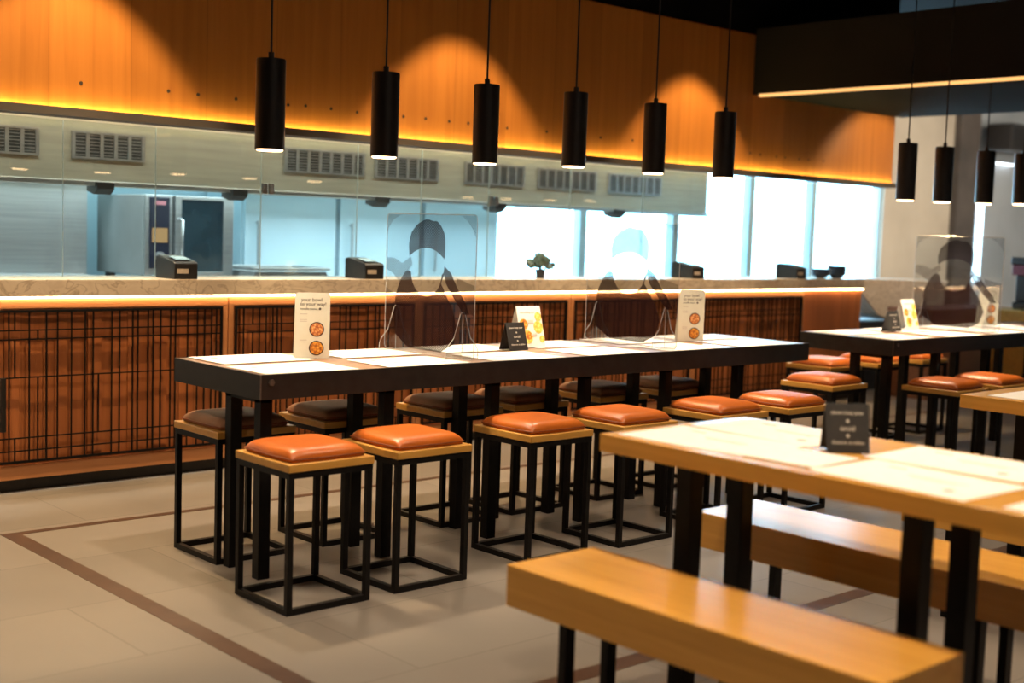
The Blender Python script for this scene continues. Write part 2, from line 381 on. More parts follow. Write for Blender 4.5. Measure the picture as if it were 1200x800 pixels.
# wooden soffit above the kitchen opening, with LED lip
SX0, SX1, SZ0, SZ1 = -3.2, 10.0, 1.86, 2.885
sof = struct(MB().box(SX0, SX1, YC, YC+0.12, SZ0, SZ1).build('wall_upper', 'soffit'), 'orange oak fascia above the kitchen opening')
for i in range(42):
    x = 2.35 + i*0.165 + random.uniform(-0.035, 0.035)
    if x > 9.0 or random.random() < 0.18: continue
    MB().cyl((x, SZ0+0.135+random.uniform(-.004, .004)), 0.009, YC-0.003, YC+0.01, 14, axis='y').build('screw_plug', 'bowl_rim', sof)
lip = MB(); lip.box(SX0, SX1, YC-0.055, YC+0.10, SZ0-0.035, SZ0-0.012); lip.box(SX0, SX1, YC-0.055, YC-0.045, SZ0-0.012, SZ0+0.004)
lip = struct(lip.build('trim_2', 'column'), 'dark channel along the bottom of the oak fascia hiding a warm light strip')
MB().box(SX0, SX1, YC-0.026, YC-0.004, SZ0-0.0115, SZ0-0.006).build('light_strip', 'led_soffit', lip)
struct(MB().box(SX0, 8.6, YC+0.12, KY, 2.60, 2.70).build('ceiling_kitchen', 'ktile'))
struct(MB().box(SX0, SX1, YC+0.02, YC+0.12, SZ1, CEIL).build('wall_upper_black', 'ceiling'))

# charcoal bulkhead on the right with its light line
BX0, BX1, BZ0, BZ1 = 7.98, 10.0, 2.42, 2.93
bk = struct(MB().box(BX0, BX1, -3.2, YC-0.004, BZ0+0.02, BZ1).build('wall_bulkhead', 'bulkhead'), 'long charcoal bulkhead hanging under the ceiling at the right')
MB().box(BX0, BX0+0.03, -3.2, YC-0.06, BZ0, BZ0+0.02).build('light_strip', 'led_beam', bk)
MB().box(BX0+0.03, BX1, -3.2, YC-0.06, BZ0+0.012, BZ0+0.02).build('underside_panel', 'ceiling', bk)

# ------------------------------------------------------------------ serving counter
ctop = MB().box(-2.0, XE, YC-0.02, YC+0.36, 0.952, 1.035).build('stone_countertop', 'stone', bevel=0.004)
tag(ctop, 'long beige marble ledge on top of the kitchen counter', 'countertop')
MB().box(-2.0, XE, YC-0.016, YC+0.02, 0.944, 0.9515).build('light_strip', 'led_counter', ctop)
pl = MB().box(-2.0, XE-0.03, YC+0.05, YC+0.3, 0, 0.063).build('plinth', 'black_plastic'); tag(pl, 'recessed black plinth under the slatted counter front', 'plinth')
side_names = ['at the left edge of the picture', 'behind the nearest tall menu card',
              'between the two clear table screens', 'behind the far half of the near high table', 'right of the second tall menu card']
jx = [-1.69, -0.39, 0.91, 2.21, 3.51, 4.81, 6.11, 7.41, 8.80]
rnd = random.Random(3)
for i in range(3, 8):
    a, b = jx[i], jx[i+1]
    lab = 'latticed wooden counter front ' + side_names[i-3]
    T = thing('counter_front', ((a+b)/2, YC, 0), 0, lab, 'counter front', 'latticed counter fronts')
    h = (b-a)/2 - 0.003
    rr = MB(); rr.box(-h, h, 0.0, 0.04, 0.065, 0.132); rr.box(-h, h, 0.0, 0.04, 0.894, 0.942)
    rr.box(-h, -h+0.03, 0, 0.04, 0.132, 0.894); rr.box(h-0.03, h, 0, 0.04, 0.132, 0.894)
    rr.build('frame', 'rail_wood', T, bevel=0.0015)
    # boards of different width behind the lattice
    bd = MB(); x = -h+0.03
    while x < h-0.03:
        ww = min(rnd.choice([0.05, 0.075, 0.10, 0.14]), h-0.03-x); d = rnd.choice([0.018, 0.022, 0.027])
        bd.box(x, x+ww-0.0025, d, 0.045, 0.132, 0.894); x += ww
    bd.box(-h+0.03, h-0.03, 0.04, 0.05, 0.132, 0.894)
    bd.build('boards', 'front_wood', T)
    la = MB(); l0, l1 = -h+0.035, h-0.035; z0, z1 = 0.145, 0.888; t = 0.006; y0, y1 = -0.012, -0.001
    la.box(l0, l1, y0, y1, z1-0.012, z1); la.box(l0, l1, y0, y1, z0, z0+0.012)
    la.box(l0, l0+0.012, y0, y1, z0+0.012, z1-0.012); la.box(l1-0.012, l1, y0, y1, z0+0.012, z1-0.012)
    hz = [0.205, 0.268, 0.562, 0.746, 0.79]
    for z in hz: la.box(l0+0.012, l1-0.012, y0+0.001, y1-0.001, z-t/2, z+t/2)
    zs = [z0] + hz + [z1]
    x = l0+0.012
    while x < l1-0.03:
        x += rnd.choice([0.028, 0.042, 0.042, 0.056, 0.07])
        if x > l1-0.02: break
        full = rnd.random() < 0.8
        if full: la.box(x-t/2, x+t/2, y0+0.002, y1-0.002, z0+0.012, z1-0.012)
        else:
            for q in range(len(zs)-1):
                if rnd.random() < 0.6: la.box(x-t/2, x+t/2, y0+0.002, y1-0.002, zs[q]+0.001, zs[q+1]-0.001)
    la.build('lattice', 'lattice', T)
    if i == 3:
        MB().box(-h+0.06, -h+0.085, -0.06, -0.035, 0.31, 0.57).box(-h+0.062, -h+0.083, -0.035, -0.012, 0.33, 0.35).box(-h+0.062, -h+0.083, -0.035, -0.012, 0.53, 0.55).build('handle', 'black_plastic', T, bevel=0.003)
T = thing('counter_front', ((8.80+XE)/2, YC, 0), 0, 'plain wooden counter front panel at the far end of the kitchen counter', 'counter front')
hh = (XE-8.80)/2 - 0.003
MB().box(-hh, hh, 0, 0.04, 0.065, 0.942).build('board', 'front_wood', T, bevel=0.002)
MB().box(hh-0.03, hh, 0.04, 0.36, 0.065, 0.942).build('end_panel', 'front_wood', T)

# glass screen panes standing on the ledge
gx = [1.2, 2.695, 3.20, 3.843, 4.505, 4.992, 5.552, 6.30, 7.05, 7.85, 8.70, XE-0.01]
GY = YC+0.235
for i in range(len(gx)-1):
    a, b = gx[i]+0.002, gx[i+1]-0.002
    T = thing('glass_screen', (a, GY, 1.035), 0, None, 'glass screen', 'glass panes above the serving counter')
    nm = ['leftmost pane', 'before the oven control panel', 'before the oven door', 'pane right of the oven', 'narrow pane behind the near table screen',
          'pane just right of the near table screen', 'sixth pane from the far end', 'pane above the small cards', 'pane behind the far table screen', 'pane behind the fifth pendant lamp', 'pane at the far end of the counter']
    T['label'] = 'clear glass screen on the marble ledge, ' + nm[i]
    MB().box(0, b-a, 0, 0.010, 0.0, 0.79).build('pane', 'glass', T)
    e = MB(); e.box(-0.0012, 0.0, 0, 0.010, 0.0, 0.79); e.build('edge', 'glass_edge', T)
    if i in (3, 6):
        for dx in (0.003, 0.045): MB().box(dx, dx+0.034, -0.006, 0.016, 0.47, 0.53).build('clip', 'steel', T, bevel=0.003)

# ------------------------------------------------------------------ kitchen
HY = 6.9
def g_on(u0x, u1x): return (u0x, u1x)
T = thing('extraction_hood', (0, HY, 0), 0, 'long olive steel extraction hood hanging over the cooking line', 'extractor hood')
hd = MB(); hx0, hx1 = 0.5, 8.45
hd.box(hx0, hx1, 0, 0.02, 1.545, 2.3); hd.box(hx0, hx1, 0.02, 1.3, 2.28, 2.3); hd.box(hx0, hx1, 1.28, 1.3, 1.545, 2.28); hd.box(hx0, hx0+0.02, 0.02, 1.28, 1.545, 2.28); hd.box(hx1-0.02, hx1, 0.02, 1.28, 1.545, 2.28)
hd.build('canopy', 'hood', T)
MB().box(hx0, hx1, -0.02, 0.06, 1.515, 1.543).build('rim', 'steel', T, bevel=0.004)
for (a, b) in ((2.12, 2.78), (2.98, 3.39), (4.34, 4.93), (5.03, 5.55), (5.80, 6.35), (6.5, 7.1), (7.25, 7.85)):
    g = MB().box(a, b, -0.004, -0.001, 1.675, 1.80).build('grille', 'grille', T)
    f = MB(); f.box(a-0.01, b+0.01, -0.012, -0.004, 1.80, 1.812); f.box(a-0.01, b+0.01, -0.012, -0.004, 1.663, 1.675)
    n = max(3, int((b-a)/0.075)); p = (b-a)/n
    for k in range(n+1): f.box(a+k*p-0.010, a+k*p+0.010, -0.012, -0.004, 1.675, 1.80)
    for k in range(7): f.box(a, b, -0.008, -0.004, 1.683+k*0.018, 1.687+k*0.018)
    f.build('fin', 'grille_fin', g)
for x in (3.15, 4.0, 5.07, 6.1, 7.35):
    MB().prism([(-0.05, 1.50), (0.0, 1.47), (0.09, 1.49), (0.09, 1.535), (-0.05, 1.535)], x-0.05, x+0.05, 'x').build('bracket', 'black_plastic', T)
for a, b in ((3.95, 4.9), (5.1, 6.3), (6.5, 7.9)):
    MB().cyl((0.10, 1.525), 0.008, a, b, 10, axis='x').build('light_tube', 'tube', T)

# cooking line: worktops, wells, grill block
T = thing('kitchen_worktop', (0, 7.45, 0), 0, 'stainless worktop running along the kitchen behind the marble ledge', 'worktop')
MB().box(1.0, 9.2, 0, 0.95, 0.86, 0.90).build('top', 'steel_x', T, bevel=0.004)
MB().box(1.0, 9.2, 0.03, 0.93, 0.0, 0.86).build('cabinet', 'steel_x', T)
T = thing('steam_table', (4.52, 7.55, 0.90), 0, 'raised stainless rim of a food well right of the oven', 'food well')
f = MB(); a, b, c, d = 0.0, 0.62, 0.0, 0.5
f.box(a, b, c, c+0.02, 0.12, 0.14); f.box(a, b, d-0.02, d, 0.12, 0.14); f.box(a, a+0.02, c+0.02, d-0.02, 0.12, 0.14); f.box(b-0.02, b, c+0.02, d-0.02, 0.12, 0.14)
f.build('rim', 'steel', T, bevel=0.006)
MB().box(0.02, 0.60, 0.02, 0.48, 0.0, 0.11).build('basin', 'panel_grey', T)

# combi oven
T = thing('combi_oven', (3.845, 7.78, 0.90), 0, 'tall grey combi oven with dark glass door and dark blue control panel', 'oven')
W_, D_ = 0.635, 0.72
MB().box(0, W_, 0.03, D_, 0.07, 0.60).build('body', 'panel_grey', T, bevel=0.008)
for x in (0.03, W_-0.08):
    for y in (0.06, D_-0.12): MB().box(x, x+0.05, y, y+0.05, 0.0, 0.07).build('foot', 'black_plastic', T)
MB().box(0.0, 0.195, 0.0, 0.03, 0.075, 0.60).build('front_panel', 'steel', T, bevel=0.004)
cp = MB().box(0.03, 0.17, -0.008, 0.0, 0.12, 0.585).build('control_panel', 'navy', T, bevel=0.003)
MB().box(0.045, 0.155, -0.011, -0.008, 0.29, 0.385).build('display', 'display', cp)
MB().box(0.06, 0.14, -0.011, -0.008, 0.535, 0.56).build('badge', 'red_badge', cp)
MB().cyl((0.095, 0.20), 0.03, -0.04, -0.008, 28, axis='y').cyl((0.095, 0.20), 0.016, -0.05, -0.04, 20, axis='y').build('dial', 'steel', cp, bevel=0.002)
dr = MB(); dr.box(0.205, 0.25, -0.02, 0.03, 0.075, 0.60); dr.box(W_-0.075, W_, -0.02, 0.03, 0.075, 0.60); dr.box(0.25, W_-0.075, -0.02, 0.03, 0.575, 0.60); dr.box(0.25, W_-0.075, -0.02, 0.03, 0.075, 0.10)
door = dr.build('door', 'steel', T, bevel=0.003)
MB().box(0.25, W_-0.075, -0.012, 0.02, 0.10, 0.575).build('door_glass', 'dark_glass', door)
MB().tube([(0.232, -0.02, 0.16), (0.232, -0.065, 0.17), (0.228, -0.07, 0.3), (0.232, -0.065, 0.44), (0.232, -0.02, 0.45)], 0.010, 8).build('handle', 'steel', door, smooth=True)

# cooking range at the left
T = thing('cooking_range', (2.15, 7.6, 0.90), 0, 'low stainless griddle with splash back at the far left of the kitchen', 'griddle')
MB().box(0, 1.45, 0.0, 0.65, 0.0, 0.06).build('body', 'steel_x', T, bevel=0.006)
MB().box(0.05, 1.40, 0.05, 0.55, 0.06, 0.07).build('griddle_plate', 'panel_grey', T)
MB().box(0, 1.50, 0.62, 0.65, 0.06, 0.66).build('splash_back', 'steel', T)
MB().tube([(0.05, -0.03, 0.05), (1.40, -0.03, 0.05)], 0.012, 8).build('rail', 'steel', T)
T = thing('tall_steel_cabinet', (2.9, 8.36, 0), 0, 'grey steel cabinet standing between griddle and oven', 'cabinet')
MB().box(0.05, 0.85, 0.1, 0.62, 0.0, 1.46).build('body', 'panel_grey', T, bevel=0.01)
MB().box(0.08, 0.82, 0.08, 0.10, 0.1, 1.42).build('door', 'panel_grey', T, bevel=0.005)
MB().tube([(0.78, 0.05, 1.0), (0.78, 0.05, 1.3)], 0.008, 6).build('handle', 'steel', T)
# tall fridge doors against the back wall
for k, (x, lb) in enumerate(((4.95, 'pale blue steel fridge against the back wall, nearest the oven'), (5.80, 'pale blue steel fridge against the back wall, behind the near table screen'), (6.65, 'pale blue steel fridge against the back wall, beside the bright window'))):
    T = thing('tall_fridge', (x, 8.42, 0), 0, lb, 'fridge', 'steel fridges on the kitchen back wall')
    MB().box(0, 0.83, 0.04, 0.56, 0.08, 1.92).build('body', 'kwall', T, bevel=0.006)
    dd = MB().box(0.01, 0.82, 0.0, 0.04, 0.1, 1.9).build('door', 'kwall', T, bevel=0.006)
    MB().tube([(0.10, -0.04, 0.98), (0.10, -0.04, 1.36)], 0.010, 8).tube([(0.10, 0.0, 1.0), (0.10, -0.04, 1.0)], 0.006, 6).tube([(0.10, 0.0, 1.34), (0.10, -0.04, 1.34)], 0.006, 6).build('handle', 'steel', dd)
    MB().box(0.05, 0.78, 0.1, 0.5, 0.0, 0.08).build('base', 'black_plastic', T)

# ticket printers on the ledge
def make_printer():
    T = thing('ticket_printer', (0, 0, 0), 0, '', 'printer', 'black ticket printers on the marble ledge')
    MB().prism([(0.0, 0.0), (0.21, 0.0), (0.21, 0.115), (0.18, 0.122), (0.012, 0.092), (0.0, 0.08)], 0, 0.135, 'x').build('body', 'black_plastic', T, bevel=0.005)
    MB().prism([(0.03, 0.098), (0.12, 0.113), (0.12, 0.118), (0.03, 0.103)], 0.025, 0.11, 'x').build('paper_slot', 'dark_glass', T)
    MB().box(0.015, 0.08, -0.002, 0.0, 0.03, 0.055).build('label_plate', 'label', T)
    return T
pr = make_printer()
place(pr, False, (3.185, YC-0.012, 1.035), 0, 'black ticket printer with pale label on the ledge in front of the oven')
place(pr, True, (4.40, YC-0.01, 1.035), 0, 'small black ticket printer behind the left edge of the near table screen')
place(pr, True, (7.36, YC-0.01, 1.035), 0, 'black ticket printer on the ledge above the second tall menu card')
place(pr, True, (8.66, YC-0.01, 1.035), 0, 'black ticket printer nearest the far end of the ledge')
# plant on the ledge
T = thing('potted_herb', (5.93, YC+0.12, 1.035), 0, 'small dark leafy plant in a pot on the ledge between the table screens', 'plant')
MB().cyl((0, 0), 0.028, 0, 0.06, 20, 0.036).build('pot', 'bowl', T, smooth=False)
lf = MB(); r3 = random.Random(5)
for k in range(110):
    a = r3.uniform(0, 2*PI); rr = r3.uniform(0.0, 0.10); z = 0.135 - rr*0.55 + r3.uniform(-0.02, 0.03); s = 0.024
    cx, cy = rr*math.cos(a), rr*math.sin(a); t = r3.uniform(0, PI)
    dx, dy = s*math.cos(t), s*math.sin(t)
    lf.quad((cx-dx, cy-dy, z), (cx+dy*.6, cy-dx*.6, z+.014), (cx+dx, cy+dy, z+.018), (cx-dy*.6, cy+dx*.6, z-.010))
    if k % 6 == 0: lf.tube([(0, 0, 0.05), (cx*.4, cy*.4, 0.09), (cx, cy, z)], 0.0018, 4)
lf.build('leaves', 'leaf', T)
# bowls at the end of the ledge
bm_ = None
for k, (x, y, z) in enumerate(((9.18, YC+0.12, 1.035), (9.18, YC+0.12, 1.062), (9.40, YC+0.11, 1.035), (9.40, YC+0.11, 1.062), (9.40, YC+0.11, 1.089))):
    if bm_ is None:
        b = MB(); prof = [(0.03, 0), (0.045, 0.004), (0.075, 0.03), (0.088, 0.052), (0.083, 0.052), (0.07, 0.034), (0.042, 0.010), (0.0, 0.008)]
        n = 24
        for (r, h) in prof:
            for i in range(n): b.v.append((r*math.cos(2*PI*i/n), r*math.sin(2*PI*i/n), h))
        for q in range(len(prof)-1):
            for i in range(n): b.f.append((q*n+i, q*n+(i+1) % n, (q+1)*n+(i+1) % n, (q+1)*n+i))
        b.f.append(tuple(range(n)))
        bm_ = b.build('serving_bowl', 'bowl', smooth=True); o = bm_
    else:
        o = bm_.copy(); col.objects.link(o)
    o.location = (x, y, z)
    tag(o, ['dark bowl at the bottom of the left stack at the end of the ledge', 'dark bowl on top of the left stack at the end of the ledge', 'dark bowl at the bottom of the right stack at the end of the ledge',
            'dark bowl in the middle of the right stack at the end of the ledge', 'dark bowl on top of the right stack at the end of the ledge'][k], 'bowl', 'bowls stacked at the end of the ledge')

# ------------------------------------------------------------------ pendant lamps
def make_pendant():
    T = thing('pendant_lamp', (0, 0, 0), 0, '', 'pendant lamp', 'black cylinder pendants')
    R_ = 0.058; H_ = 0.345
    sh = MB().ring((0, 0), R_, R_-0.004, 0.0, H_, 40).build('lamp_shade', 'lamp_black', T, smooth=False)
    for p in sh.data.polygons:
        if abs(p.normal.z) < 0.5: p.use_smooth = True
    MB().cyl((0, 0), R_-0.002, H_, H_+0.004, 40).cyl((0, 0), 0.012, H_+0.004, H_+0.03, 16).build('cap', 'lamp_black', T)
    MB().cyl((0, 0), R_-0.010, -0.005, 0.003, 36, R_-0.005).build('bulb', 'bulb', T)
    MB().ring((0, 0), R_-0.0042, R_-0.0055, 0.004, 0.03, 36).build('reflector', 'lamp_in', T)
    MB().cyl((0, 0), 0.0045, H_+0.03, CEIL-1.60, 8).build('cord', 'lamp_black', T)
    return T
pen = make_pendant()
ords = ['nearest', 'second nearest', 'third nearest', 'fourth nearest', 'fifth nearest', 'farthest']
LX = [2.689, 3.243, 3.803, 4.365, 4.936, 5.5]; LZ = [1.630, 1.637, 1.643, 1.662, 1.662, 1.668]
PEND = []
for i, x in enumerate(LX):
    place(pen, i > 0, (x, 4.39, LZ[i]), 0, 'black cylinder pendant over the near high table, %s of the six' % ords[i]); PEND.append((x, 4.39, LZ[i]))
for i, (x, z) in enumerate(((7.14, 1.615), (7.58, 1.622), (8.12, 1.632), (8.64, 1.648))):
    y = 4.27
    place(pen, True, (x, y, z), 0, 'black cylinder pendant over the far high table, %s of four' % ['leftmost', 'second from left', 'third from left', 'rightmost, cut by the picture edge'][i]); PEND.append((x, y, z))

# ------------------------------------------------------------------ tables
TH = 0.79
def bolt_head(mb, x, z, y):
    mb.cyl((x, z), 0.013, y-0.006, y, 6, axis='y')
def high_table(x0, x1, y0, y1, label, legx, name='high_table'):
    T = thing(name, (x0, y0, 0), 0, label, 'table', 'black edged high tables')
    w, d = x1-x0, y1-y0
    MB().box(0.008, w-0.008, 0.008, d-0.008, TH-0.03, TH-0.002).build('tabletop', 'table_brown', T)
    e = MB(); z0, z1 = TH-0.094, TH
    e.box(0, w, 0, 0.008, z0, z1); e.box(0, w, d-0.008, d, z0, z1); e.box(0, 0.008, 0.008, d-0.008, z0, z1); e.box(w-0.008, w, 0.008, d-0.008, z0, z1)
    e.box(0.008, w-0.008, 0.008, d-0.008, TH-0.094, TH-0.09)
    eo = e.build('edge_band', 'edge_steel', T, bevel=0.0015)
    MB().box(-0.0008, 0.004, -0.0008, 0.004, z0, z1+0.0005).build('corner_edge', 'bolt', eo)
    b = MB(); bolt_head(b, 0.045, TH-0.03, 0.0); b.build('bolt', 'bolt', eo)
    for lx in legx:
        for ly in (0.07, 0.285):
            MB().box(lx-x0, lx-x0+0.050, ly, ly+0.046, 0.0, TH-0.094).build('leg', 'black_steel', T, bevel=0.002)
    for lx in legx:
        MB().box(lx-x0, lx-x0+0.050, 0.07, 0.331, TH-0.116, TH-0.0945).build('bearer', 'black_steel', T)
    return T
high_table(2.465, 5.90, 4.058, 4.722, 'long near high table with black steel edge and brown top under white paper mats', [2.51+0.573*k for k in range(6)])
high_table(6.60, 9.40, 3.965, 4.61, 'far high table with black steel edge at the right, behind the oak table', [6.67, 7.22, 7.85, 8.45, 9.1])

def oak_table(x0, x1, y0, y1, label, legy):
    T = thing('oak_table', (x0, y0, 0), 0, label, 'table', 'oak tables beside benches')
    w, d = x1-x0, y1-y0
    MB().box(0, w, 0, d, TH-0.05, TH).build('tabletop', 'oak_y', T, bevel=0.002)
    xm = w/2
    for ly in legy:
        for lx in (xm-0.145, xm+0.09):
            MB().box(lx, lx+0.056, ly-y0-0.028, ly-y0+0.028, 0, TH-0.062).build('leg', 'black_steel', T, bevel=0.002)
        MB().box(xm-0.145, xm+0.146, ly-y0-0.028, ly-y0+0.028, TH-0.062, TH-0.0505).build('bearer', 'black_steel', T)
    return T
oak_table(2.59, 3.245, 0.55, 2.46, 'pale oak table in the right foreground strewn with paper mats', [2.30, 1.585, 0.80])
oak_table(4.50, 5.16, 0.55, 2.41, 'pale oak table at the right picture edge behind the foreground oak table', [2.25, 1.5, 0.8])

def make_bench():
    T = thing('oak_bench', (0, 0, 0), 0, '', 'bench', 'thick oak benches')
    Lb, Wb = 1.15, 0.335
    MB().box(0, Wb, -Lb, 0, 0.335, 0.45).build('seat', 'oak_y', T, bevel=0.003)
    for ly in (-0.17, -Lb+0.17):
        for lx in (0.065, 0.23):
            MB().box(lx, lx+0.036, ly, ly+0.026, 0, 0.333).build('leg', 'black_steel', T)
        MB().box(0.065, 0.266, ly, ly+0.026, 0.0, 0.02).build('floor_bar', 'black_steel', T) if False else None
    return T
bn = make_bench()
place(bn, False, (2.30, 2.51, 0), 0, 'thick pale oak bench in the foreground, cut by the bottom edge')
place(bn, True, (3.26, 2.655, 0), 0, 'oak bench with bluish sheen on the far side of the foreground oak table')
place(bn, True, (4.20, 2.45, 0), 0, 'oak bench partly hidden under the top of the foreground oak table')

# ------------------------------------------------------------------ stools
def make_stool(leather, cush_h=0.042):
    T = thing('stool', (0, 0, 0), 0, '', 'stool', 'square stools with black frames')
    S = 0.35; t = 0.022; H = 0.50
    fr = MB()
    fr.box(0, S, 0, t, H-t, H-0.001); fr.box(0, S, S-t, S, H-t, H-0.001); fr.box(0, t, t, S-t, H-t, H-0.001); fr.box(S-t, S, t, S-t, H-t, H-0.001)
    fr.build('top_frame', 'black_steel', T)
    fb = MB()
    fb.box(t, S-t, 0, t, 0, t); fb.box(t, S-t, S-t, S, 0, t); fb.box(0, t, t, S-t, 0, t); fb.box(S-t, S, t, S-t, 0, t)
    fb.build('foot_frame', 'black_steel', T)
    for x in (0, S-t):
        for y in (0, S-t): MB().box(x, x+t, y, y+t, 0.0, H-t).build('leg', 'black_steel', T, bevel=0.0015)
    o = 0.004
    MB().box(-o, S+o, -o, S+o, H, H+0.028).build('seat_board', 'oak_x', T, bevel=0.003)
    # puffed cushion
    n = 18; c = S/2; hw = S/2-0.013
    cm = MB(); z0 = H+0.0285
    def prof(u, v):
        a = (1-abs(u)**7)**0.5; b = (1-abs(v)**7)**0.5
        return a*b
    top = []
    for i in range(n+1):
        for j in range(n+1):
            u = math.sin((i/n-0.5)*PI); v = math.sin((j/n-0.5)*PI)
            p = prof(min(1, abs(u)), min(1, abs(v)))
            k = 1 - 0.05*(u*u*v*v)
            cm.v.append((c+u*hw*k, c+v*hw*k, z0+0.012+cush_h*p*0.85))
    for i in range(n):
        for j in range(n):
            a = i*(n+1)+j; cm.f.append((a, a+n+1, a+n+2, a+1))
    # skirt
    rim = [i*(n+1) for i in range(n+1)] + [n*(n+1)+j for j in range(1, n+1)] + [i*(n+1)+n for i in range(n-1, -1, -1)] + [j for j in range(n-1, 0, -1)]
    k0 = len(cm.v)
    for r_ in rim:
        x, y, z = cm.v[r_]; cm.v.append((c+(x-c)*0.975, c+(y-c)*0.975, z0))
    m_ = len(rim)
    for i in range(m_): cm.f.append((rim[i], rim[(i+1) % m_], k0+(i+1) % m_, k0+i))
    cm.f.append(tuple(k0+i for i in range(m_)))
    co = cm.build('cushion', leather, T, smooth=True)
    pp = [(c+(cm.v[r_][0]-c)*1.004, c+(cm.v[r_][1]-c)*1.004, z0+0.012) for r_ in rim]
    MB().tube(pp+[pp[0]], 0.0028, 6).build('piping', 'seam', co, smooth=True)
    return T
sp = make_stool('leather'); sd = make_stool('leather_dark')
front = [(2.352, 3.677), (2.818, 3.684), (3.50, 3.70), (4.02, 3.68), (4.66, 3.66), (5.17, 3.65)]
fl = ['nearest stool, orange leather cushion, before the left end of the near high table',
      'second nearest orange cushioned stool, right beside the nearest one',
      'third stool in front of the near high table, orange cushion, above the bench corner',
      'fourth stool before the near high table, partly behind the oak table corner',
      'fifth stool before the near high table, its cushion showing over the oak table',
      'last stool in front of the near high table, with bluish sheen on its cushion']
for i, (x, y) in enumerate(front): place(sp, i > 0, (x, y, 0), 0, fl[i], 'stools in front of the near high table')
back = [(2.49, 4.405), (2.99, 4.41), (3.62, 4.40), (4.06, 4.41), (4.64, 4.41), (5.14, 4.41)]
bl = ['brown stool tucked behind the left corner of the near high table', 'brown stool second from left behind the near high table, under the tall menu card',
      'brown stool third from left behind the near high table, under the near table screen', 'brown stool fourth from left behind the near high table, under the small cards',
      'brown stool fifth from left behind the near high table', 'brown stool farthest along the back of the near high table']
LEG_X = [2.51+0.573*k for k in range(6)]
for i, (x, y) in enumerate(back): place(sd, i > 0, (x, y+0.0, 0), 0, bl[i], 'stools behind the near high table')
rl = [(6.21, 4.10, 'stool standing in the gap between the two high tables'), (6.70, 3.60, 'orange cushioned stool in front of the far high table, left one'), (7.22, 3.60, 'orange cushioned stool in front of the far high table, right of the first'),
      (7.12, 4.72, 'stool behind the far high table, at its left end'), (7.68, 4.72, 'stool behind the far high table, second from its left end'), (8.25, 4.72, 'stool behind the far high table, third from its left end')]
for x, y, lb in rl: place(sp, True, (x, y, 0), 0, lb, 'stools round the far high table')

# ------------------------------------------------------------------ paper mats
def make_mat():
    T = MB().box(-0.21, 0.21, -0.145, 0.145, 0.0, 0.0012).build('placemat', 'paper')
    tag(T, '', 'placemat', 'white paper placemats')
    MB().cyl((-0.13, 0.07), 0.014, 0.0012, 0.0016, 16).build('printed_emblem', 'print', T)
    for q in ((-0.10, 0.02, -0.012, -0.008), (-0.12, 0.04, -0.028, -0.025), (0.08, 0.13, -0.09, -0.08)): MB().box(*q, 0.0012, 0.0016).build('printed_line', 'print', T)
    return T
mt = make_mat(); used = False
posn = ['first', 'second', 'third', 'fourth', 'fifth', 'last']
for row, y in enumerate((4.212, 4.57)):
    for i in range(6):
        x = 2.70 + i*0.565 + (0.03 if row else 0)
        place(mt, used, (x, y, TH+0.0003), random.uniform(-0.03, 0.03), 'white paper placemat on the near high table, %s from the left in the %s row' % (posn[i], 'front' if row == 0 else 'back')); used = True
for row, y in enumerate((4.115, 4.45)):
    for i in range(4):
        place(mt, True, (6.86+i*0.6, y, TH+0.0003), random.uniform(-0.03, 0.03), 'white paper placemat on the far high table, %s from the left in the %s row' % (posn[i], 'front' if row == 0 else 'back'))
for k, (x, y, rz, lb) in enumerate(((2.775, 2.215, PI/2+0.02, 'near the left corner, by the front edge'), (3.075, 2.20, PI/2-0.03, 'at the left end, by the back edge'),
        (2.765, 1.58, PI/2-0.04, 'right of the black card, by the front edge'), (3.08, 1.62, PI/2+0.03, 'right of the black card, by the back edge'), (2.77, 1.08, PI/2, 'near the right edge, by the front edge'), (3.08, 1.12, PI/2, 'near the right edge, by the back edge'))):
    place(mt, True, (x, y, TH+0.0003), rz, 'paper placemat on the foreground oak table, ' + lb)
for k, (x, y, lb) in enumerate(((4.70, 2.12, 'front'), (4.99, 2.12, 'back'))):
    place(mt, True, (x, y, TH+0.0003), PI/2, 'paper placemat on the oak table at the right edge, %s one' % lb)
# a loose sheet overlapping the mats on the oak table
ls = MB().box(-0.11, 0.11, -0.15, 0.15, 0, 0.0008).build('menu_sheet', 'paper'); ls.location = (2.76, 1.95, TH+0.0024); ls.rotation_euler = (0, 0, 0.05)
tag(ls, 'loose white sheet on the foreground oak table left of the black card', 'sheet')

